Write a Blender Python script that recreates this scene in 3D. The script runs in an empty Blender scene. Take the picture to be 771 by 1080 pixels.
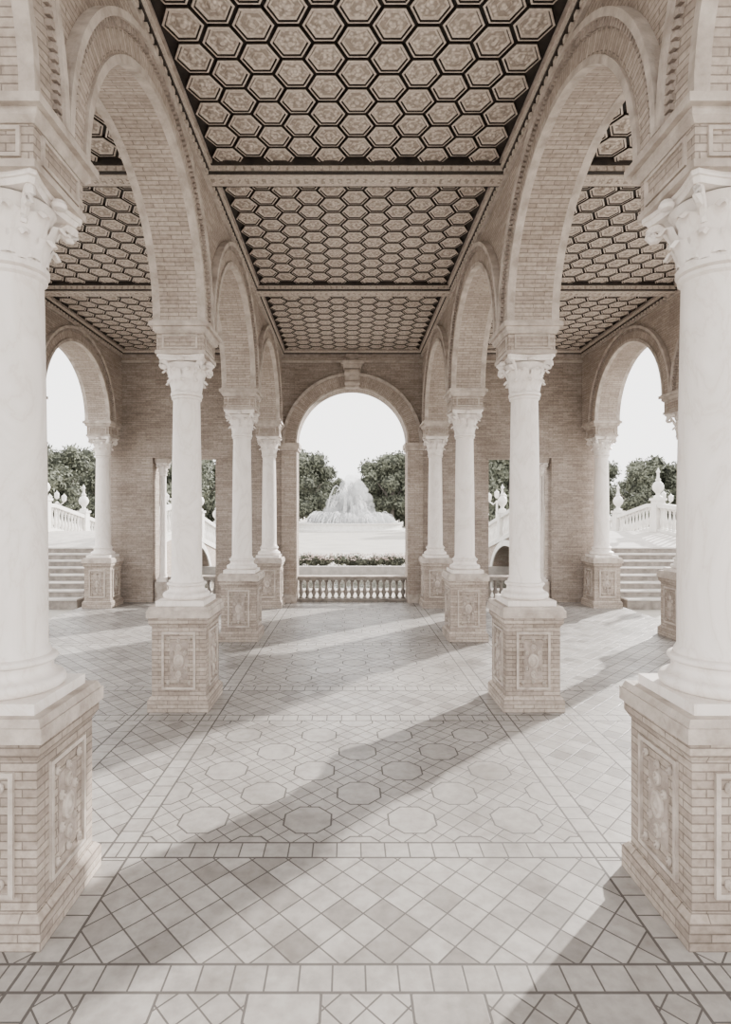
import bpy, bmesh, math, random
from mathutils import Vector, Matrix
random.seed(7)
pi=math.pi
SC=bpy.context.scene

# ------------------------------------------------------------------ layout (metres)
W=4.0; XC=2.0; XO=6.0          # arcade axes
ROWS=[-0.21,3.13,6.47,9.81,13.15]
YW=13.68; YB=14.18             # end wall faces
Y0=-0.65
ZC=6.32; ZS=4.42; R=1.37; TH=0.48
CAMZ=2.24

def lin(c):
    return tuple(((v/255)/12.92 if v/255<=0.04045 else ((v/255+0.055)/1.055)**2.4) for v in c)+(1.0,)

# ------------------------------------------------------------------ node helpers
class NT:
    def __init__(s,name):
        s.m=bpy.data.materials.new(name); s.m.use_nodes=True
        s.t=s.m.node_tree; s.n=s.t.nodes; s.l=s.t.links
        s.b=s.n['Principled BSDF']
    def new(s,t,**k):
        n=s.n.new(t)
        for a,v in k.items(): setattr(n,a,v)
        return n
    def M(s,op,a,b=None,c=None):
        n=s.n.new('ShaderNodeMath'); n.operation=op
        for i,v in enumerate((a,b,c)):
            if v is None: continue
            if isinstance(v,(int,float)): n.inputs[i].default_value=v
            else: s.l.new(v,n.inputs[i])
        return n.outputs[0]
    def mix(s,f,a,b,bt='MIX'):
        n=s.n.new('ShaderNodeMix'); n.data_type='RGBA'; n.blend_type=bt
        for i,v in ((0,f),(6,a),(7,b)):
            if isinstance(v,(int,float)): n.inputs[i].default_value=v
            elif isinstance(v,tuple): n.inputs[i].default_value=v
            else: s.l.new(v,n.inputs[i])
        return n.outputs[2]
    def noise(s,scale,detail=4,vec=None,rough=.55,dist=0):
        n=s.n.new('ShaderNodeTexNoise'); n.inputs['Scale'].default_value=scale
        n.inputs['Detail'].default_value=detail; n.inputs['Roughness'].default_value=rough
        n.inputs['Distortion'].default_value=dist
        if vec is not None: s.l.new(vec,n.inputs['Vector'])
        return n.outputs['Fac']
    def ramp(s,f,stops):
        n=s.n.new('ShaderNodeValToRGB'); e=n.color_ramp.elements
        while len(e)<len(stops): e.new(.5)
        for i,(p,c) in enumerate(stops):
            e[i].position=p; e[i].color=c
        s.l.new(f,n.inputs[0]); return n.outputs[0]
    def bump(s,h,strength=.3,dist=.01):
        n=s.n.new('ShaderNodeBump'); n.inputs['Strength'].default_value=strength
        n.inputs['Distance'].default_value=dist
        s.l.new(h,n.inputs['Height']); s.l.new(n.outputs[0],s.b.inputs['Normal'])
    def coord(s,k='Object'):
        n=s.n.new('ShaderNodeTexCoord'); return n.outputs[k]
    def geo(s):
        n=s.n.new('ShaderNodeNewGeometry'); return n.outputs['Position']
    def col(s,c):
        if isinstance(c,tuple): s.b.inputs['Base Color'].default_value=c
        else: s.l.new(c,s.b.inputs['Base Color'])
    def rough(s,r): s.b.inputs['Roughness'].default_value=r

def stone(name,c1,c2,scale=6,rough=.75,bump=.3,bs=40,bd=.01):
    t=NT(name); p=t.geo()
    f=t.noise(scale,6,p); c=t.ramp(f,[(.3,lin(c1)),(.7,lin(c2))])
    t.col(c); t.rough(rough)
    if bump: t.bump(t.noise(bs,4,p),bump,bd)
    return t.m

def brickmat(name,c1,c2,mort,bw=.25,rh=.05,ms=.005,stain=.78):
    t=NT(name); uv=t.coord('UV'); p=t.geo()
    b=t.new('ShaderNodeTexBrick'); t.l.new(uv,b.inputs['Vector'])
    b.inputs['Scale'].default_value=1; b.inputs['Brick Width'].default_value=bw
    b.inputs['Row Height'].default_value=rh; b.inputs['Mortar Size'].default_value=ms
    b.inputs['Mortar Smooth'].default_value=.4
    b.inputs['Color1'].default_value=lin(c1); b.inputs['Color2'].default_value=lin(c2)
    b.inputs['Mortar'].default_value=lin(mort)
    st=t.ramp(t.noise(1.3,6,p,.6),[(.3,(stain,stain-.02,stain-.04,1)),(.65,(1,1,1,1))])
    c=t.mix(1.0,b.outputs['Color'],st,'MULTIPLY')
    sp=t.ramp(t.noise(26,3,p),[(.3,(.74,.72,.70,1)),(.6,(1,1,1,1))])
    c=t.mix(1.0,c,sp,'MULTIPLY')
    t.col(c); t.rough(.85)
    h=t.M('SUBTRACT',t.M('MULTIPLY',t.noise(35,3,p),.7),b.outputs['Fac'])
    t.bump(h,.8,.008)
    return t.m

M={}
M['brick']=brickmat('pale_brick',(198,185,174),(174,161,150),(146,134,125),bw=.24,rh=.044,ms=.004,stain=.72)
M['brickw']=brickmat('wall_brick',(188,175,164),(160,147,137),(136,125,116),bw=.24,rh=.044,ms=.004,stain=.68)
M['brickp']=brickmat('weathered_pedestal_brick',(198,185,173),(170,156,145),(144,131,121),bw=.23,rh=.045,ms=.004,stain=.56)
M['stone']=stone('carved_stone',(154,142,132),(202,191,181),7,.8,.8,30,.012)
M['stone_d']=stone('carved_stone_dark',(130,118,109),(180,167,157),9,.8,.8,45,.015)  # darker tone of the carved stone
M['white']=stone('white_ceramic',(204,201,196),(228,225,220),3,.5,.1)
M['step']=stone('step_stone',(164,158,152),(194,188,182),4,.7,.2)
M['bal']=stone('baluster_stone',(106,98,91),(150,142,134),6,.7,.3)
def marble():
    t=NT('veined_marble'); p=t.geo()
    m=t.new('ShaderNodeMapping'); m.inputs['Scale'].default_value=(1,1,.45); t.l.new(p,m.inputs[0])
    f=t.noise(2.6,6,m.outputs[0],.6,1.6)
    v=t.M('ABSOLUTE',t.M('SUBTRACT',f,.5))
    c=t.ramp(v,[(0,lin((222,212,204))),(.02,lin((230,222,215))),(.12,lin((238,230,224)))])
    t.col(c); t.rough(.42); t.bump(t.noise(25,3,p),.12,.01); return t.m
M['marble']=marble()
M['wood']=stone('dark_walnut',(28,23,20),(52,44,38),9,.6,.3)
M['gilt']=stone('painted_moulding',(178,165,154),(216,204,192),30,.65,.5,60,.01)
def panel():
    t=NT('painted_coffer_panel'); p=t.geo()
    v=t.new('ShaderNodeTexVoronoi'); v.inputs['Scale'].default_value=26; t.l.new(p,v.inputs['Vector'])
    c=t.ramp(v.outputs['Distance'],[(.15,lin((224,212,201))),(.6,lin((158,146,135)))])
    t.col(c); t.rough(.7); t.bump(v.outputs['Distance'],.7,.02); return t.m
M['panel']=panel()
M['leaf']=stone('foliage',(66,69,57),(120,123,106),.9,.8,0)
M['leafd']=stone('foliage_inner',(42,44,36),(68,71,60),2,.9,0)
M['flower']=stone('blossom',(190,164,156),(232,218,212),14,.7,0)
M['bark']=stone('bark',(90,85,80),(124,118,110),8,.9,.5)
M['sand']=stone('plaza_paving',(158,153,145),(180,175,167),.5,.85,.1)

def watermat():
    t=NT('canal_water'); t.col(lin((80,80,73))); t.rough(.06)
    t.b.inputs['Specular IOR Level'].default_value=.5
    t.bump(t.noise(1.6,4,t.geo()),.25,.06); return t.m
M['water']=watermat()
def spraymat():
    t=NT('fountain_spray'); t.col(lin((252,252,252))); t.rough(.5)
    t.b.inputs['Alpha'].default_value=.25
    return t.m
M['spray']=spraymat()
def mistmat():
    m=bpy.data.materials.new('fountain_mist'); m.use_nodes=True; n=m.node_tree.nodes
    n.remove(n['Principled BSDF']); v=n.new('ShaderNodeVolumeScatter')
    v.inputs['Color'].default_value=(1,1,1,1); v.inputs['Density'].default_value=.8
    m.node_tree.links.new(v.outputs[0],n['Material Output'].inputs['Volume']); return m
M['mist']=mistmat()

# ------------------------------------------------------------------ floor shader
def floormat():
    t=NT('patterned_floor_tiles'); p=t.geo()
    s=t.new('ShaderNodeSeparateXYZ'); t.l.new(p,s.inputs[0]); x,y=s.outputs[0],s.outputs[1]
    A=lambda v:t.M('ABSOLUTE',v)
    def rnd(a,b,sd=0):
        c=t.new('ShaderNodeCombineXYZ'); t.l.new(t.M('FLOOR',a),c.inputs[0]); t.l.new(t.M('FLOOR',b),c.inputs[1]); c.inputs[2].default_value=sd
        w=t.new('ShaderNodeTexWhiteNoise'); w.noise_dimensions='3D'; t.l.new(c.outputs[0],w.inputs[0]); return w.outputs['Value']
    def edge(a):
        return t.M('SUBTRACT',.5,A(t.M('SUBTRACT',t.M('FRACT',a),.5)))
    def lt(a,b): return t.M('LESS_THAN',a,b)
    def gt(a,b): return t.M('GREATER_THAN',a,b)
    def mx(a,b): return t.M('MAXIMUM',a,b)
    def mn(a,b): return t.M('MINIMUM',a,b)
    def ml(a,b): return t.M('MULTIPLY',a,b)
    def sel(f,a,b): return t.M('ADD',ml(a,f),ml(b,t.M('SUBTRACT',1.0,f)))
    def diamond(sz,w,kx=1.0,sd=0):
        xs=ml(x,kx)
        a=t.M('DIVIDE',t.M('ADD',xs,y),sz); b=t.M('DIVIDE',t.M('SUBTRACT',xs,y),sz)
        g=lt(mn(edge(a),edge(b)),w/sz)
        return g,rnd(a,b,sd)
    gA,rA=diamond(.235,.0065,1.0,1)
    # field of octagons: alternate cells are a full octagon or a cross of small lozenges
    c=.38
    cu=t.M('ADD',t.M('DIVIDE',x,c),.5); cv=t.M('DIVIDE',y,c)
    u=t.M('SUBTRACT',t.M('FRACT',cu),.5); v=t.M('SUBTRACT',t.M('FRACT',cv),.5)
    au,av=A(u),A(v)
    m=mx(mx(au,av),ml(t.M('ADD',au,av),.7071))
    par=t.M('FLOORED_MODULO',t.M('ADD',t.M('FLOOR',cu),t.M('FLOOR',cv)),2.0)
    g1=lt(A(t.M('SUBTRACT',m,.45)),.017)
    inside=lt(m,.45)
    dd=t.M('DIVIDE',t.M('ADD',x,y),c/2); de=t.M('DIVIDE',t.M('SUBTRACT',x,y),c/2)
    gl=lt(mn(edge(dd),edge(de)),.032)
    g2=ml(gl,t.M('SUBTRACT',1.0,ml(inside,par)))
    gO=mx(ml(g1,par),g2)
    rO=rnd(cu,cv,3)
    rO=sel(ml(inside,par),t.M('ADD',ml(rO,.25),.3),t.M('ADD',ml(rnd(dd,de,4),.5),.15))
    ax=A(x)
    ym=A(t.M('SUBTRACT',t.M('FLOORED_MODULO',t.M('ADD',y,-3.13+1.67),3.34),1.67))
    inX=lt(ax,1.52); inY=gt(ym,.58)
    zoneO=ml(inX,inY)
    stY=ml(gt(ym,.42),lt(ym,.58))
    s1=ml(gt(ax,1.52),lt(ax,1.68)); s2=ml(gt(ax,2.32),lt(ax,2.48))
    stX=mx(s1,s2)
    gS_y=lt(edge(t.M('DIVIDE',x,.16)),.03)
    gS_x=lt(edge(t.M('DIVIDE',y,.16)),.03)
    g=sel(zoneO,gO,gA); r=sel(zoneO,rO,ml(rA,.9))
    g=sel(stX,gS_x,g); r=sel(stX,ml(rnd(t.M('DIVIDE',y,.16),ml(x,2),6),.5),r)
    g=sel(stY,gS_y,g); r=sel(stY,ml(rnd(t.M('DIVIDE',x,.16),ml(y,2),7),.5),r)
    for q,val in ((ym,.42),(ym,.58),(ax,1.52),(ax,1.68),(ax,2.32),(ax,2.48)):
        g=mx(g,lt(A(t.M('SUBTRACT',q,val)),.008))
    col=t.ramp(r,[(0,lin((184,179,174))),(.6,lin((168,163,158))),(1,lin((132,126,121)))])
    n1=t.ramp(t.noise(.8,8,p,.68),[(.32,(.50,.485,.47,1)),(.5,(.84,.835,.83,1)),(.66,(1,1,1,1))])
    n2=t.ramp(t.noise(14,5,p),[(.3,(.76,.75,.74,1)),(.62,(1,1,1,1))])
    col=t.mix(1.0,t.mix(1.0,col,n1,'MULTIPLY'),n2,'MULTIPLY')
    col=t.mix(t.M('MULTIPLY',g,.85),col,lin((62,56,52)))
    t.col(col)
    rr=t.M('ADD',ml(t.noise(3,5,p),.35),.24); t.l.new(mx(rr,ml(g,.8)),t.b.inputs['Roughness'])
    t.bump(t.M('ADD',ml(g,-1.0),ml(t.noise(5,3,p),.3)),.35,.006)
    return t.m
M['floor']=floormat()

# ------------------------------------------------------------------ mesh builder
class MB:
    def __init__(s): s.v=[];s.f=[];s.uv=[];s.mi=[];s.mats=[]
    def mid(s,k):
        if k not in s.mats: s.mats.append(k)
        return s.mats.index(k)
    def face(s,pts,mat,uvs=None):
        i=len(s.v); s.v+= [tuple(p) for p in pts]; s.f.append(tuple(range(i,i+len(pts)))); s.mi.append(s.mid(mat))
        if uvs is None:
            a,b,c=Vector(pts[0]),Vector(pts[1]),Vector(pts[2]); n=(b-a).cross(c-a)
            nx,ny,nz=abs(n.x),abs(n.y),abs(n.z)
            if nz>=nx and nz>=ny: uvs=[(p[0],p[1]) for p in pts]
            elif nx>=ny: uvs=[(p[1],p[2]) for p in pts]
            else: uvs=[(p[0],p[2]) for p in pts]
        s.uv+=list(uvs)
    def box(s,x0,x1,y0,y1,z0,z1,mat):
        P=[(x0,y0,z0),(x1,y0,z0),(x1,y1,z0),(x0,y1,z0),(x0,y0,z1),(x1,y0,z1),(x1,y1,z1),(x0,y1,z1)]
        for q in ((3,2,1,0),(4,5,6,7),(0,1,5,4),(1,2,6,5),(2,3,7,6),(3,0,4,7)):
            s.face([P[k] for k in q],mat)
    def sq(s,h,z0,z1,mat,cx=0,cy=0,h2=None):
        h2=h if h2 is None else h2
        P=[(cx-h,cy-h,z0),(cx+h,cy-h,z0),(cx+h,cy+h,z0),(cx-h,cy+h,z0),(cx-h2,cy-h2,z1),(cx+h2,cy-h2,z1),(cx+h2,cy+h2,z1),(cx-h2,cy+h2,z1)]
        for q in ((3,2,1,0),(4,5,6,7),(0,1,5,4),(1,2,6,5),(2,3,7,6),(3,0,4,7)):
            s.face([P[k] for k in q],mat)
    def lathe(s,prof,mat,seg=24,c=(0,0,0),sx=1,tf=None):
        for i in range(len(prof)-1):
            r0,z0=prof[i]; r1,z1=prof[i+1]
            if r0<1e-6 and r1<1e-6: continue
            for k in range(seg):
                a,b=2*pi*k/seg,2*pi*(k+1)/seg
                P=[(r0*math.cos(a),r0*math.sin(a),z0),(r0*math.cos(b),r0*math.sin(b),z0),(r1*math.cos(b),r1*math.sin(b),z1),(r1*math.cos(a),r1*math.sin(a),z1)]
                if r0<1e-6: P=P[1:] 
                elif r1<1e-6: P=P[:3]
                if tf: P=[tf(p) for p in P]
                s.face([(p[0]+c[0],p[1]+c[1],p[2]+c[2]) for p in P],mat,[(p[0],p[2]) for p in P])
    def tube(s,pts,rad,mat,seg=8):
        rings=[]
        for i,p in enumerate(pts):
            p=Vector(p); a=Vector(pts[max(0,i-1)]); b=Vector(pts[min(len(pts)-1,i+1)])
            d=(b-a).normalized(); u=d.cross(Vector((0.13,0.31,1)) if abs(d.z)<.9 else Vector((1,.1,0))).normalized(); w=d.cross(u)
            r=rad[i] if isinstance(rad,(list,tuple)) else rad
            rings.append([p+u*r*math.cos(2*pi*k/seg)+w*r*math.sin(2*pi*k/seg) for k in range(seg)])
        for i in range(len(rings)-1):
            for k in range(seg):
                s.face([rings[i][k],rings[i][(k+1)%seg],rings[i+1][(k+1)%seg],rings[i+1][k]],mat)
        s.face(rings[0],mat); s.face(rings[-1],mat)
    def mesh(s,name,merge=True,smooth=True,ang=35):
        me=bpy.data.meshes.new(name); me.from_pydata(s.v,[],s.f)
        ul=me.uv_layers.new(name='UVMap')
        flat=[c for uv in s.uv for c in uv]; ul.data.foreach_set('uv',flat)
        me.polygons.foreach_set('material_index',s.mi)
        for k in s.mats: me.materials.append(M[k])
        if merge:
            bm=bmesh.new(); bm.from_mesh(me); bmesh.ops.remove_doubles(bm,verts=bm.verts,dist=.0004)
            bmesh.ops.recalc_face_normals(bm,faces=bm.faces); bm.to_mesh(me); bm.free()
        if smooth:
            me.polygons.foreach_set('use_smooth',[True]*len(me.polygons))
            me.set_sharp_from_angle(angle=math.radians(ang))
        me.update(); return me

def obj(name,me,loc=(0,0,0),parent=None,rot=0,scale=1):
    o=bpy.data.objects.new(name,me); SC.collection.objects.link(o); o.location=loc
    o.rotation_euler=(0,0,rot); o.scale=(scale,)*3 if isinstance(scale,(int,float)) else scale
    if parent: o.parent=parent
    return o

# ------------------------------------------------------------------ arches
def ringseg(mb,T,ac,zs,r0,r1,b0,b1,t0,t1,mat,ends=False):
    P=lambda r,t,b:T(ac+r*math.cos(t),b,zs+r*math.sin(t))
    rm=(r0+r1)/2
    mb.face([P(r0,t0,b1),P(r1,t0,b1),P(r1,t1,b1),P(r0,t1,b1)],mat,[(r0,t0*rm),(r1,t0*rm),(r1,t1*rm),(r0,t1*rm)])
    mb.face([P(r1,t0,b0),P(r1,t1,b0),P(r1,t1,b1),P(r1,t0,b1)],mat,[(b0,t0*rm),(b0,t1*rm),(b1,t1*rm),(b1,t0*rm)])
    mb.face([P(r0,t0,b0),P(r0,t1,b0),P(r0,t1,b1),P(r0,t0,b1)],mat,[(b0,t0*rm),(b0,t1*rm),(b1,t1*rm),(b1,t0*rm)])
    if ends:
        for t in (t0,t1): mb.face([P(r0,t,b0),P(r1,t,b0),P(r1,t,b1),P(r0,t,b1)],mat)
def ring(mb,T,ac,zs,r0,r1,b0,b1,mat,n=40):
    for i in range(n): ringseg(mb,T,ac,zs,r0,r1,b0,b1,pi*i/n,pi*(i+1)/n,mat,ends=(i in (0,n-1)))
def archivolt(mb,T,ac,zs,r,t,w=.25):
    for sg in (1,-1):
        h=sg*t/2
        ring(mb,T,ac,zs,r+.05,r+w,h,h+sg*.035,'brick')
        ring(mb,T,ac,zs,r-.004,r+.05,h-sg*.03,h+sg*.055,'stone')
        ring(mb,T,ac,zs,r+w,r+w+.05,h,h+sg*.085,'stone')
        n=96
        for i in range(n):
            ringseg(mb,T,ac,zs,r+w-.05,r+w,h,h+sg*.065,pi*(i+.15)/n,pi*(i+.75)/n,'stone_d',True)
def arch_wall(mb,T,a0,a1,z0,z1,arches,t,mat='brick'):
    h=t/2; cur=a0
    def q(a,b,za,zb):
        for s in (-h,h): mb.face([T(a,s,za),T(b,s,za),T(b,s,zb),T(a,s,zb)],mat)
    N=40
    for ac,r,zs in arches:
        if ac-r>cur:
            q(cur,ac-r,z0,z1)
            mb.face([T(cur,-h,z0),T(ac-r,-h,z0),T(ac-r,h,z0),T(cur,h,z0)],mat)
        if z0<zs:
            for a in (ac-r,ac+r): mb.face([T(a,-h,z0),T(a,h,z0),T(a,h,zs),T(a,-h,zs)],mat,[(-h,z0),(h,z0),(h,zs),(-h,zs)])
        for i in range(N):
            t0=pi-pi*i/N; t1=pi-pi*(i+1)/N
            p0=(ac+r*math.cos(t0),zs+r*math.sin(t0)); p1=(ac+r*math.cos(t1),zs+r*math.sin(t1))
            for s in (-h,h): mb.face([T(p0[0],s,p0[1]),T(p1[0],s,p1[1]),T(p1[0],s,z1),T(p0[0],s,z1)],mat,[(p0[0],p0[1]),(p1[0],p1[1]),(p1[0],z1),(p0[0],z1)])
            mb.face([T(p0[0],-h,p0[1]),T(p1[0],-h,p1[1]),T(p1[0],h,p1[1]),T(p0[0],h,p0[1])],mat,[(-h,t0*r),(-h,t1*r),(h,t1*r),(h,t0*r)])
        cur=ac+r
    if a1>cur:
        q(cur,a1,z0,z1); mb.face([T(cur,-h,z0),T(a1,-h,z0),T(a1,h,z0),T(cur,h,z0)],mat)
        mb.face([T(a1,-h,z0),T(a1,h,z0),T(a1,h,z1),T(a1,-h,z1)],mat)
    mb.face([T(a0,-h,z0),T(a0,h,z0),T(a0,h,z1),T(a0,-h,z1)],mat)

def arcade(name,xc):
    mb=MB(); T=lambda a,b,z:(xc+b,a,z)
    arches=[((ROWS[i]+ROWS[i+1])/2,R,ZS) for i in range(4)]
    arch_wall(mb,T,ROWS[0]-.3,YW-.002,ZS,ZC+.1,arches,TH)
    for ac,r,zs in arches: archivolt(mb,T,ac,zs,r,TH)
    for sg in (1,-1):
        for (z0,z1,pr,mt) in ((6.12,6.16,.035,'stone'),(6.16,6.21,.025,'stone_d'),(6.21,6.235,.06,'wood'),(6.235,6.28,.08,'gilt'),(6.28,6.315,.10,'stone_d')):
            a,b=sorted((xc+sg*TH/2,xc+sg*(TH/2+pr)))
            mb.box(a,b,ROWS[0]-.3,YW-.003,z0,z1,mt)
        y=ROWS[0]
        while y<YW-.1:
            a,b=sorted((xc+sg*TH/2,xc+sg*(TH/2+.05)))
            mb.box(a,b,y,y+.05,6.165,6.205,'gilt'); y+=.11
    return obj(name,mb.mesh(name,smooth=False))
arcade('arcade_wall',-XC); arcade('arcade_wall',XC)
arcade('wall_left',-XO); arcade('wall_right',XO)

# ------------------------------------------------------------------ columns
def capital(mb,z0,z1,r=.16,k=1.0,mat='marble'):
    H=z1-z0
    mb.lathe([(r,z0-.02),(r+.025,z0-.01),(r+.025,z0+.02),(r,z0+.03),(r+.0,z0+H*.5),(r+.05,z0+H*.82),(r+.06,z0+H*.84)],mat,28)
    def leaf(ang,zb,zt,rb,w,curl):
        ca,sa=math.cos(ang),math.sin(ang); n=8; prev=None
        for i in range(n+1):
            t=i/n
            rr=rb+.012+curl*(t**2.2)
            zz=zb+(zt-zb)*min(1,t*1.18) - (0.045 if t>.93 else (.012 if t>.85 else 0))*k
            if t>.9: rr+=.012
            ww=w*(.75+.35*math.sin(t*pi*.8))*(1.0 if t<.7 else (1-(t-.7)/.3*.75))*(1+.12*math.cos(i*pi))
            row=[]
            for sdx in (-1,-.5,0,.5,1):
                rad=rr-(.02*abs(sdx)**1.5)+(.008 if abs(sdx)==.5 else 0)
                tx=sdx*ww
                row.append((rad*ca-tx*sa,rad*sa+tx*ca,zz-.012*abs(sdx)))
            if prev:
                for j in range(4): mb.face([prev[j],prev[j+1],row[j+1],row[j]],mat)
            prev=row
    for i in range(8): leaf(2*pi*i/8,z0+.03,z0+H*.45,r,.058*k,.06*k)
    for i in range(8): leaf(2*pi*(i+.5)/8,z0+.05,z0+H*.72,r+.004,.06*k,.085*k)
    for i in range(4):
        a=pi/4+i*pi/2; pts=[];rad=[]
        for j in range(22):
            t=j/21; 
            if t<.35:
                q=t/.35; d=r+.03+.085*k*q**1.3; z=z0+H*(.5+.36*q)
            else:
                q=(t-.35)/.65; th=pi*.6-q*3.4*pi; rr_=.045*k*(1-q*.75)
                d=r+.105*k+rr_*math.cos(th)+.015; z=z0+H*.86-.045*k+rr_*math.sin(th)
            pts.append((d*math.cos(a),d*math.sin(a),z)); rad.append(.018*k*(1-.3*t)+.004)
        mb.tube(pts,rad,mat,6)
        b=i*pi/2
        mb.lathe([(0,-.03),(.035,-.02),(.045,0),(.03,.025),(0,.035)],mat,10,c=((r+.09*k)*math.cos(b),(r+.09*k)*math.sin(b),z1-.05))
    hw=(r+.125*k)
    ring_=[]
    for i in range(4):
        a0=pi/4+i*pi/2; a1=a0+pi/2
        c0=Vector((hw*math.cos(a0)*1.3,hw*math.sin(a0)*1.3)); c1=Vector((hw*math.cos(a1)*1.3,hw*math.sin(a1)*1.3))
        for j in range(8):
            t=.06+.88*j/7; p=c0.lerp(c1,t); nrm=-((c0+c1)/2).normalized(); p=p+nrm*(.045*k*math.sin(pi*t))
            ring_.append(p)
    zb=z0+H*.86; zs_=[(zb,.93),(zb+(z1-zb)*.5,.97),(zb+(z1-zb)*.55,1.02),(z1,1.02)]
    for i in range(3):
        for j in range(32):
            p,q=ring_[j],ring_[(j+1)%32]; (za,ka),(zc,kc)=zs_[i],zs_[i+1]
            mb.face([(p.x*ka,p.y*ka,za),(q.x*ka,q.y*ka,za),(q.x*kc,q.y*kc,zc),(p.x*kc,p.y*kc,zc)],mat)
    mb.face([(p.x*1.02,p.y*1.02,z1) for p in ring_],mat)
    mb.face([(p.x*.93,p.y*.93,zb) for p in ring_],mat)

def pedestal(mb):
    B='brickp'
    mb.sq(.345,0,.13,B); mb.sq(.345,.13,.17,B,h2=.315); 
    mb.sq(.305,.17,.98,B)
    mb.sq(.31,.96,1.0,B,h2=.335); mb.sq(.335,1.0,1.06,B); mb.sq(.355,1.06,1.14,'stone'); mb.sq(.345,1.14,1.18,'stone',h2=.33)
    for k in range(4):
        ca,sa=round(math.cos(k*pi/2)),round(math.sin(k*pi/2))
        def L(u,z,d):
            x,y=u,-(.305+d); return (x*ca-y*sa,x*sa+y*ca,z)
        def fb(u0,u1,z0,z1,d,mat=B):
            P=[L(u0,z0,d),L(u1,z0,d),L(u1,z1,d),L(u0,z1,d)]; Q=[L(u0,z0,0),L(u1,z0,0),L(u1,z1,0),L(u0,z1,0)]
            mb.face(P,mat)
            for i in range(4): mb.face([P[i],P[(i+1)%4],Q[(i+1)%4],Q[i]],mat)
        fb(-.19,-.165,.25,.90,.018,'stone'); fb(.165,.19,.25,.90,.018,'stone'); fb(-.165,.165,.875,.90,.018,'stone'); fb(-.165,.165,.25,.275,.018,'stone')
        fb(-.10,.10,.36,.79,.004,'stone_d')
        for (u,z,r) in ((0,.57,.06),(0,.72,.032),(0,.42,.032),(-.07,.66,.022),(.07,.66,.022),(-.07,.48,.022),(.07,.48,.022),(0,.80,.02),(0,.34,.02),(-.12,.82,.02),(.12,.82,.02),(-.12,.32,.02),(.12,.32,.02)):
            def tf(p,u=u,z=z): return L(u+p[0],z+p[1]*1.35,.004+p[2])
            mb.lathe([(r,0),(r*.95,.012),(r*.7,.018),(r*.6,.008),(r*.35,.012),(r*.2,.022),(0,.025)],'stone',12,tf=tf)
def make_column():
    mb=MB(); pedestal(mb)
    mb.sq(.275,1.18,1.24,'marble')
    prof=[(.27,1.24)]
    for i in range(9): a=-pi/2+pi*i/8; prof.append((.235+.035*math.cos(a),1.28+.038*math.sin(a)))
    prof+=[(.222,1.325),(.205,1.345),(.203,1.37),(.212,1.39)]
    for i in range(7): a=-pi/2+pi*i/6; prof.append((.205+.022*math.cos(a),1.41+.02*math.sin(a)))
    prof+=[(.192,1.435),(.192,1.45),(.178,1.475)]
    for i in range(13): t=i/12; prof.append((.176-.022*t-.004*math.sin(t*pi)*-1,1.48+2.08*t))
    prof+=[(.172,3.575),(.172,3.595),(.158,3.60),(.158,3.61)]
    mb.lathe(prof,'marble',40)
    capital(mb,3.62,4.05,.158,1.12)
    mb.sq(.28,4.05,4.09,'stone'); mb.sq(.265,4.09,4.28,'brick'); mb.sq(.275,4.28,4.31,'stone',h2=.30); mb.sq(.30,4.31,4.35,'stone'); mb.sq(.335,4.35,4.40,'stone'); mb.sq(.31,4.40,4.42,'stone')
    for k in range(4):
        ca,sa=round(math.cos(k*pi/2)),round(math.sin(k*pi/2))
        for (u0,u1,z0,z1) in ((-.2,.2,4.105,4.125),(-.2,.2,4.245,4.265),(-.2,-.18,4.125,4.245),(.18,.2,4.125,4.245)):
            P=[(u0,-.28,z0),(u1,-.28,z0),(u1,-.28,z1),(u0,-.28,z1)]; Q=[(p[0],-.26,p[2]) for p in P]
            rt=lambda p:(p[0]*ca-p[1]*sa,p[0]*sa+p[1]*ca,p[2])
            mb.face([rt(p) for p in P],'stone')
            for i in range(4): mb.face([rt(P[i]),rt(P[(i+1)%4]),rt(Q[(i+1)%4]),rt(Q[i])],'stone')
    return mb.mesh('column_on_pedestal',ang=40)
cm=make_column()
for x in (-XO,-XC,XC,XO):
    for y in ROWS: obj('marble_column',cm,(x,y,0))

# ------------------------------------------------------------------ end wall
mb=MB(); T=lambda a,b,z:(a,(YW+YB)/2+b,z); t=YB-YW
RE=1.38; ZE=3.98; YM=(YW+YB)/2
arch_wall(mb,T,-3.42,3.42,0,ZC+.1,[(0,RE,ZE)],t,'brickw')
for sg in (1,-1):
    a,b=sorted((sg*5.0,sg*6.3)); mb.box(a,b,YW,YB,0,ZC+.1,'brickw')
    a,b=sorted((sg*3.42,sg*5.0)); mb.box(a,b,YW,YB,3.62,ZC+.1,'brickw')
for sg in (-1,):
    h=sg*t/2
    ring(mb,T,0,ZE,RE,RE+.30,h,h+sg*.05,'brick'); ring(mb,T,0,ZE,RE+.30,RE+.37,h,h+sg*.10,'stone'); ring(mb,T,0,ZE,RE-.004,RE+.04,h,h+sg*.07,'stone')
for sg in (1,-1):
    a,b=sorted((sg*(RE+.001),sg*(RE+.38))); mb.box(a,b,YW-.08,YW+.01,.0,3.80,'brick')
    a,b=sorted((sg*(RE-.04),sg*(RE+.42))); mb.box(a,b,YW-.11,YB-.01,3.80,3.86,'stone'); 
    a,b=sorted((sg*(RE-.07),sg*(RE+.46))); mb.box(a,b,YW-.15,YB-.02,3.86,3.979,'stone')
    a,b=sorted((sg*(RE+.002),sg*(RE+.42))); mb.box(a,b,YW-.12,YW+.02,0,.22,'stone')
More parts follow.
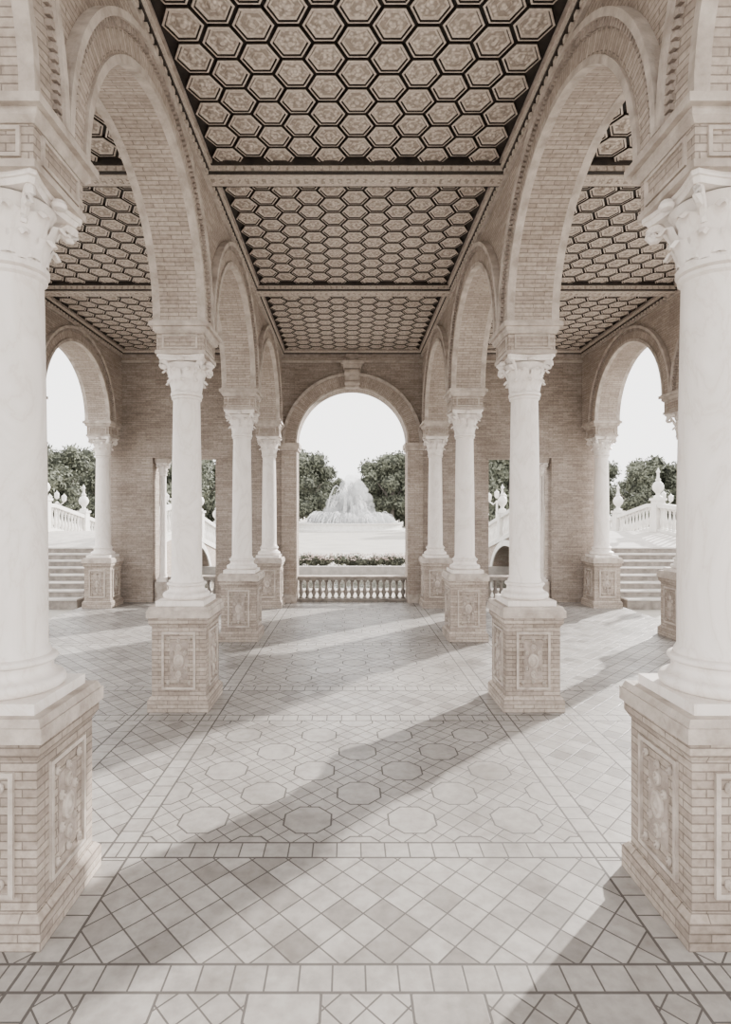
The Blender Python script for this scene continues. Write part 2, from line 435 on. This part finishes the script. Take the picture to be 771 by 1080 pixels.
for (z0,z1,pr,mt) in ((6.0,6.05,.04,'stone'),(6.05,6.14,.03,'brick'),(6.14,6.20,.06,'stone_d'),(6.20,6.23,.07,'wood'),(6.23,6.28,.09,'gilt'),(6.28,6.315,.12,'stone_d')):
    mb.box(-5.76,5.76,YW-pr,YW+.01,z0,z1,mt)
mb.box(-.17,.17,YW-.20,YW+.01,5.34,5.80,'stone'); mb.box(-.22,.22,YW-.27,YW+.01,5.80,5.90,'stone'); mb.box(-.28,.28,YW-.32,YW+.01,5.90,5.98,'stone')
mb.box(-.15,.15,YW-.22,YW+.01,5.98,6.16,'stone_d')
for zz,rr in ((5.72,.075),(5.46,.055)):
    mb.lathe([(0,-.19),(rr,-.19),(rr,.19),(0,.19)],'stone',16,tf=lambda p,zz=zz:(p[2],YW-.20+p[0],zz+p[1]))
obj('wall_back',mb.mesh('wall_back',smooth=False))

mb=MB()
mb.sq(.16,0,.5,'stone'); mb.sq(.13,.5,.56,'marble'); mb.lathe([(.125,.56),(.13,.6),(.1,.64),(.1,.68),(.088,.7),(.078,3.18)],'marble',24)
capital(mb,3.2,3.5,.078,.62); mb.sq(.15,3.5,3.62,'stone',h2=.16)
sm=mb.mesh('slender_column')
for x in (-4.82,4.82): obj('slender_column',sm,(x,YM,0))

# ------------------------------------------------------------------ balustrades
def baluster(mb,x,y,z,h,r=.062,mat='bal',seg=12):
    pr=[(r*.9,0),(r*.9,.07),(r*.55,.10),(r*.6,.16),(r,.30),(r*.95,.40),(r*.5,.58),(r*.42,.74),(r*.6,.80),(r*.45,.84),(r*.85,.92),(r*.85,1)]
    mb.lathe([(a,b*h) for a,b in pr],mat,seg,c=(x,y,z))
def balustrade(name,x0,x1,y,h=.62,n=16):
    mb=MB()
    mb.box(x0,x1,y-.13,y+.13,0,.07,'bal'); mb.box(x0,x1,y-.11,y+.11,h-.10,h-.03,'bal'); mb.box(x0,x1,y-.14,y+.14,h-.03,h,'stone')
    for i in range(n): baluster(mb,x0+(x1-x0)*(i+.5)/n,y,.07,h-.17)
    return obj(name,mb.mesh(name))
balustrade('balustrade',-RE+.001,RE-.001,YM,.64,17)
balustrade('balustrade',3.421,4.66,YM,.64,8); balustrade('balustrade',-4.66,-3.421,YM,.64,8)

# ------------------------------------------------------------------ floor, ceiling, sun-blocking roof
mb=MB(); mb.box(-6.45,6.45,Y0-.6,YB+.1,-.1,0,'floor'); obj('floor',mb.mesh('floor'))
mb=MB(); mb.box(-6.6,6.6,Y0-.3,YB+.3,ZC+.11,ZC+.5,'stone'); obj('sun_block_roof',mb.mesh('sun_block_roof'))  # unseen roof slab, added to block the sun so light enters only by the arches

def ceiling_bays():
    mb=MB()
    spans=[(-5.76,-2.24),(-1.76,1.76),(2.24,5.76)]
    Rh=.195; dx=1.5*Rh; dy=math.sqrt(3)*Rh
    for (xa,xb) in spans:
        mb.box(xa-.02,xb+.02,Y0,YW+.02,ZC+.02,ZC+.09,'wood')
        cx=(xa+xb)/2; nx=int((xb-xa)/2/dx)
        for bay in range(-1,4):
            ya=(ROWS[bay]+.15) if bay>=0 else Y0+.05
            yb=(ROWS[bay+1]-.15) if bay>=0 else ROWS[0]-.15
            if bay==3: yb=ROWS[4]+.4
            ny=int(round((yb-ya)/dy))
            if ny<1: continue
            off=((yb-ya)-ny*dy)/2
            for i in range(-nx,nx+1):
                odd=i%2
                for j in range(ny):
                    x=cx+i*dx; y=ya+off+(j+.5)*dy+(dy/2 if odd else 0)-dy*.25
                    if x-Rh<xa-.06 or x+Rh>xb+.06: continue
                    rings=[(.91,.02),(.90,-.02),(.80,-.025),(.785,-.008),(.74,-.008),(.725,-.016),(.64,-.016),(.61,-.006),(.34,-.008),(.30,-.018),(.12,-.03)]
                    mats=['wood','gilt','wood','wood','gilt','gilt','gilt','panel','gilt','panel']
                    prev=None
                    for k,(f,z) in enumerate(rings):
                        row=[(x+Rh*f*math.cos(pi/3*q),y+Rh*f*math.sin(pi/3*q),ZC+z) for q in range(6)]
                        if prev:
                            for q in range(6): mb.face([prev[q],prev[(q+1)%6],row[(q+1)%6],row[q]],mats[k-1])
                        prev=row
                    mb.face(prev,'gilt')
        for yr in ROWS:
            if yr>13: continue
            mb.box(xa,xb,yr-.16,yr+.16,ZC-.05,ZC+.03,'wood')
            mb.box(xa,xb,yr-.135,yr+.135,ZC-.12,ZC-.05,'gilt')
            mb.box(xa,xb,yr-.145,yr+.145,ZC-.135,ZC-.12,'wood')
            mb.box(xa,xb,yr-.10,yr+.10,ZC-.15,ZC-.135,'gilt')
            xx=xa+.05
            while xx<xb-.05:
                mb.box(xx,xx+.03,yr-.142,yr-.135,ZC-.11,ZC-.06,'panel')
                mb.box(xx,xx+.05,yr-.045,yr+.045,ZC-.156,ZC-.15,'panel'); xx+=.10
        for (a,b) in ((xa,xa+.04),(xb-.04,xb)):
            mb.box(a,b,Y0,YW,ZC-.05,ZC+.02,'wood')
    return mb.mesh('ceiling',merge=False,smooth=False)
obj('ceiling',ceiling_bays())

# ------------------------------------------------------------------ outside ground, canal
CY0,CY1=16.5,22.5
mb=MB()
mb.box(-220,220,-80,CY0,-1.4,-.1,'sand'); mb.box(-220,220,CY1,400,-1.4,-.06,'sand')
mb.box(-220,-45,CY0,CY1,-1.4,-.1,'sand'); mb.box(45,220,CY0,CY1,-1.4,-.1,'sand')
mb.box(-45,45,CY1-.01,CY1+.3,-1.4,.03,'step'); mb.box(-45,45,CY0-.4,CY0+.01,-1.4,-.04,'step')
obj('plaza_ground',mb.mesh('plaza_ground'))
mb=MB(); mb.box(-45,45,CY0,CY1,-1.35,-.3,'water'); obj('canal_water',mb.mesh('canal_water'))

def leafmass(mb,blobs,n,size,mat='leaf',inner='leafd'):
    for (c,r) in blobs:
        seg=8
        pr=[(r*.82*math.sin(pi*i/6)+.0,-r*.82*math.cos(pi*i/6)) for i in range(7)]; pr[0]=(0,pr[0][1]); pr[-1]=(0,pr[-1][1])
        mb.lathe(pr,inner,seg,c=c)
    tot=sum(b[1]**2 for b in blobs)
    for (c,r) in blobs:
        for k in range(int(n*r*r/tot)):
            d=Vector((random.gauss(0,1),random.gauss(0,1),random.gauss(0,1))).normalized()
            p=Vector(c)+d*r*random.uniform(.75,1.25)
            u=Vector((random.gauss(0,1),random.gauss(0,1),random.gauss(0,1))).normalized(); w=u.cross(d+Vector((.01,.02,.03))).normalized()
            s=size*random.uniform(.6,1.3)
            mb.face([p-u*s,p+w*s*.45,p+u*s,p-w*s*.45],mat)
def make_tree(sd,h=10):
    random.seed(sd); mb=MB()
    mb.tube([(0,0,0),(.1,.05,h*.2),(0,.1,h*.4),(.1,0,h*.7)],[.35,.28,.22,.08],'bark',8)
    for i in range(5):
        a=i*1.3; mb.tube([(0,0,h*.3),(math.cos(a)*h*.1,math.sin(a)*h*.1,h*.45),(math.cos(a)*h*.22,math.sin(a)*h*.22,h*.58)],[.16,.11,.05],'bark',6)
    bl=[]
    for i in range(34):
        a=random.uniform(0,2*pi); q=random.uniform(0,1)**.6; zz=random.uniform(.16,.9)
        rr=h*.36*q*math.sqrt(max(.08,1-((zz-.45)/.5)**2))
        bl.append(((rr*math.cos(a),rr*math.sin(a),h*zz),h*random.uniform(.06,.135)))
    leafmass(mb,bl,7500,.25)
    return mb.mesh('tree_%d'%sd,merge=False,smooth=False)
trees=[make_tree(11),make_tree(12),make_tree(13),make_tree(14)]
random.seed(5)
def px2x(px,d): return (px-368)/576*d-.08
tl=[]
for (px,d,top) in ((326,88,479),(341,92,488),(312,94,475),(400,90,484),(413,88,476),(428,92,480),(440,96,482),(300,96,478),(284,98,484),(456,92,478),(353,112,506),(387,114,504)):
    tl.append((px,d,top))
for px in list(range(-160,280,24))+list(range(474,960,24)):
    tl.append((px+random.uniform(-8,8),random.uniform(62,96),random.uniform(462,494)))
for (px,d,top) in tl:
    H=CAMZ+(541-top)/576*d
    obj('tree',random.choice(trees),(px2x(px,d),d,-.06),rot=random.uniform(0,6.28),scale=H/9.9)

random.seed(3); mb=MB(); bl=[]
x=-5.2
while x<5.2:
    bl.append(((x,23.4+random.uniform(-.2,.2),random.uniform(.10,.26)),random.uniform(.15,.27))); x+=.2
leafmass(mb,bl,5000,.06)
for k in range(800):
    p=Vector((random.uniform(-5.2,5.2),23.25+random.uniform(-.25,.25),.22+random.uniform(0,.3))); s=.045
    mb.face([p+Vector((-s,0,0)),p+Vector((0,-s,s*.6)),p+Vector((s,0,0)),p+Vector((0,s,s))],'flower')
obj('flowering_hedge',mb.mesh('hedge',merge=False,smooth=False))

# ------------------------------------------------------------------ fountain
FY=72.0
fr=bpy.data.objects.new('fountain',None); SC.collection.objects.link(fr); fr.location=(px2x(369,FY),FY,0)
mb=MB()
mb.lathe([(7.4,-.06),(7.4,.15),(7.0,.2),(6.85,.3),(6.8,.75),(7.0,.85),(7.0,.98),(6.5,.98),(6.45,.6),(0,.6)],'white',72)
mb.lathe([(3.0,.6),(3.0,1.0),(3.3,1.3),(3.4,1.55),(3.1,1.6),(0,1.5)],'white',48)
obj('basin',mb.mesh('basin'),parent=fr)
mb=MB()
random.seed(9)
def jets(n,r0,hmin,hmax,out,th):
    for i in range(n):
        a=random.uniform(0,2*pi); h=random.uniform(hmin,hmax); rr=r0*random.uniform(.6,1.05); o=out*random.uniform(.5,1.2)
        pts=[]
        for j in range(9):
            t=j/8; d=rr+o*t; z=.9+h*4*t*(1-t)*.98
            pts.append((d*math.cos(a),d*math.sin(a),z))
        mb.tube(pts,[th*(1+1.6*j/8) for j in range(9)],'spray',5)
jets(50,.4,2.5,5.2,2.6,.05); jets(90,3.0,1.5,3.0,-1.6,.05); jets(150,6.0,.8,1.6,-2.6,.05)
obj('jets',mb.mesh('jets'),parent=fr)
mb=MB()
def puff(c,rx,rz):
    mb.lathe([(rx*math.sin(pi*i/10) if 0<i<10 else 0,-rz*math.cos(pi*i/10)) for i in range(11)],'mist',20,c=c)
random.seed(21)
for i in range(150):
    q=random.random()**1.1; a=random.uniform(0,2*pi); z=1.0+q*5.7; d=(1-q**1.6)*3.5*random.random()**.5+.4*q
    puff((d*math.cos(a)+q*.4,d*math.sin(a),z),random.uniform(.35,1.0)*(1.15-.4*q),random.uniform(.5,1.2)*(1.1-.3*q))
for i in range(60):
    a=2*pi*i/60; d=random.uniform(3.0,5.6); puff((d*math.cos(a),d*math.sin(a),1.1),random.uniform(.8,1.2),random.uniform(.5,1.3))
obj('mist',mb.mesh('mist'),parent=fr)

# ------------------------------------------------------------------ stairs and bridges
def finial(mb,x,y,z,s=1.0,mat='white'):
    pr=[(.16,0),(.16,.06),(.08,.1),(.07,.18),(.17,.3),(.2,.42),(.15,.55),(.07,.62),(.09,.68),(.05,.74),(.04,.9),(.07,.96),(.04,1.02),(0,1.12)]
    mb.lathe([(a*s,b*s) for a,b in pr],mat,14,c=(x,y,z))
def bridge(sx):
    root=bpy.data.objects.new('canal_bridge',None); SC.collection.objects.link(root)
    xi,xo=5.9,10.8
    X=lambda v:sx*v
    deck=lambda y: 1.25+.35*math.sin(pi*.5*max(0,min(1,(y-16)/3.5))) if y<19.5 else 1.60-(y-19.5)*.19
    mb=MB()
    n=60; ya,yb=16.0,28.2; yc,hw=20.6,2.35
    def low(y):
        q=1-((y-yc)/hw)**2
        return -.75+1.75*math.sqrt(q) if q>0 else -1.0
    for i in range(n):
        y0=ya+(yb-ya)*i/n; y1=ya+(yb-ya)*(i+1)/n
        for xx in (X(xi),X(xo)): mb.face([(xx,y0,low(y0)),(xx,y1,low(y1)),(xx,y1,deck(y1)),(xx,y0,deck(y0))],'brick')
        a,b=X(xi),X(xo)
        mb.face([(a,y0,low(y0)),(b,y0,low(y0)),(b,y1,low(y1)),(a,y1,low(y1))],'brickw')
        mb.face([(a,y0,deck(y0)),(b,y0,deck(y0)),(b,y1,deck(y1)),(a,y1,deck(y1))],'step')
        for xx,dr in ((X(xi),-sx),(X(xo),sx)):
            x2=xx+dr*.06
            mb.face([(x2,y0,deck(y0)-.12),(x2,y1,deck(y1)-.12),(x2,y1,deck(y1)+.04),(x2,y0,deck(y0)+.04)],'white')
            mb.face([(xx,y0,deck(y0)-.12),(xx,y1,deck(y1)-.12),(x2,y1,deck(y1)-.12),(x2,y0,deck(y0)-.12)],'white')
            mb.face([(xx,y0,deck(y0)+.04),(xx,y1,deck(y1)+.04),(x2,y1,deck(y1)+.04),(x2,y0,deck(y0)+.04)],'white')
    for i in range(36):
        a0,a1=pi*i/36,pi*(i+1)/36
        for xx,dr in ((X(xi),-sx),(X(xo),sx)):
            P=lambda k,a,d:(xx+dr*d,yc+(hw+k)*math.cos(a),-.75+(1.75+k)*math.sin(a))
            mb.face([P(0,a0,.05),P(0,a1,.05),P(.22,a1,.05),P(.22,a0,.05)],'white')
            mb.face([P(0,a0,.0),P(0,a1,.0),P(0,a1,.05),P(0,a0,.05)],'white')
            mb.face([P(.22,a0,.0),P(.22,a1,.0),P(.22,a1,.05),P(.22,a0,.05)],'white')
    for y in (ya,yb): mb.face([(X(xi),y,-1),(X(xo),y,-1),(X(xo),y,deck(y)),(X(xi),y,deck(y))],'brick')
    obj('span',mb.mesh('span'),parent=root)
    mb=MB()
    for xx in (X(xi+.14),X(xo-.14)):
        y=ya+.15; k=0
        while y<yb-.1:
            z=deck(y)
            if k%12==0:
                mb.box(xx-.16,xx+.16,y-.16,y+.16,z-.05,z+1.08,'white'); mb.box(xx-.2,xx+.2,y-.2,y+.2,z+1.08,z+1.16,'white')
                finial(mb,xx,y,z+1.16,.95)
            else: baluster(mb,xx,y,z+.08,.76,.075,'white',8)
            y+=.235; k+=1
        for i in range(n):
            y0=ya+(yb-ya)*i/n; y1=ya+(yb-ya)*(i+1)/n
            for (za,zb,h) in ((0,.09,.12),(.84,.97,.13)):
                for q in (xx-h,xx+h): mb.face([(q,y0,deck(y0)+za),(q,y1,deck(y1)+za),(q,y1,deck(y1)+zb),(q,y0,deck(y0)+zb)],'white')
                for z_ in (za,zb): mb.face([(xx-h,y0,deck(y0)+z_),(xx+h,y0,deck(y0)+z_),(xx+h,y1,deck(y1)+z_),(xx-h,y1,deck(y1)+z_)],'white')
    obj('parapet',mb.mesh('parapet'),parent=root)
    mb=MB(); ns=8
    for i in range(ns):
        y0=13.2+i*.35; z1=(i+1)*1.25/ns
        a,b=sorted((X(6.65),X(13.5)))
        mb.box(a,b,y0,16.0,-.1 if i==0 else i*1.25/ns-.0001,z1-.035,'bal')
        mb.box(a,b,y0-.03,16.0,z1-.035,z1,'step')
    a,b=sorted((X(10.8),X(13.5))); mb.box(a,b,16.0,16.4,-.1,1.25,'step')
    obj('steps',mb.mesh('steps'),parent=root)
    mb=MB()
    a,b=sorted((X(10.9),X(13.5)))
    mb.box(a,b,16.1,16.35,1.25,1.35,'white'); mb.box(a,b,16.1,16.35,2.0,2.12,'white')
    for i in range(9): baluster(mb,a+.15+(b-a-.3)*i/8,16.22,1.35,.66,.075,'white',8)
    obj('landing_balustrade',mb.mesh('landing_balustrade'),parent=root)
bridge(1); bridge(-1)

mb=MB()
for sg in (1,-1):
    a,b=sorted((sg*11.4,sg*40)); y=23.2
    mb.box(a,b,y-.15,y+.15,-.06,.12,'white'); mb.box(a,b,y-.15,y+.15,.88,1.0,'white')
    x=a+.2; k=0
    while x<b:
        if k%12==0: mb.box(x-.18,x+.18,y-.18,y+.18,-.06,1.1,'white'); finial(mb,x,y,1.1,.9)
        else: baluster(mb,x,y,.12,.76,.08,'white',8)
        x+=.3;k+=1
obj('canal_bank_balustrade',mb.mesh('canal_bank_balustrade'))
mb=MB()
mb.lathe([(.3,-.06),(.3,.4),(.2,.5),(.09,.7),(.06,2.9),(.1,2.95),(.05,3.05)],'white',12)
mb.tube([(-.5,0,3.0),(-.25,0,2.8),(0,0,3.0),(.25,0,2.8),(.5,0,3.0)],.035,'white',6)
for xx,zz in ((-.5,3.0),(.5,3.0),(0,3.2)): mb.lathe([(.05,0),(.14,.1),(.16,.4),(.05,.5),(0,.6)],'white',10,c=(xx,0,zz))
lm=mb.mesh('lamp_post')
for px,d in ((184,36),(524,36),(60,38),(700,38)): obj('lamp_post',lm,(px2x(px,d),d,0))

# ------------------------------------------------------------------ light
w=bpy.data.worlds.new('sky'); SC.world=w; w.use_nodes=True; nt=w.node_tree; bg=nt.nodes['Background']
tc=nt.nodes.new('ShaderNodeTexCoord'); sp=nt.nodes.new('ShaderNodeSeparateXYZ'); rp=nt.nodes.new('ShaderNodeValToRGB')
nt.links.new(tc.outputs['Generated'],sp.inputs[0]); nt.links.new(sp.outputs[2],rp.inputs[0]); nt.links.new(rp.outputs[0],bg.inputs[0])
e=rp.color_ramp.elements; e[0].position=0; e[0].color=(.93,.915,.895,1); e[1].position=.6; e[1].color=(.83,.82,.81,1)
bg.inputs[1].default_value=1.5
sd=bpy.data.lights.new('sun','SUN'); sd.energy=4.6; sd.angle=math.radians(1.0); sd.color=(1,.965,.92)
so=bpy.data.objects.new('sun',sd); SC.collection.objects.link(so); so.location=(20,30,20)
el=math.radians(24.0); az=math.radians(47)
d=Vector((-math.cos(el)*math.sin(az),-math.cos(el)*math.cos(az),-math.sin(el)))
so.rotation_euler=d.to_track_quat('-Z','Y').to_euler()

# ------------------------------------------------------------------ camera
cd=bpy.data.cameras.new('camera'); cam=bpy.data.objects.new('camera',cd); SC.collection.objects.link(cam)
cd.sensor_fit='VERTICAL'; cd.sensor_height=36; cd.lens=576/1080*36; cd.clip_end=600; cd.clip_start=.05
cd.shift_x=17.5/1080; cd.shift_y=1/1080
cam.location=(-.08,0,CAMZ); cam.rotation_euler=(pi/2,0,0); SC.camera=cam
SC.view_settings.view_transform='AgX'; SC.view_settings.exposure=1.62
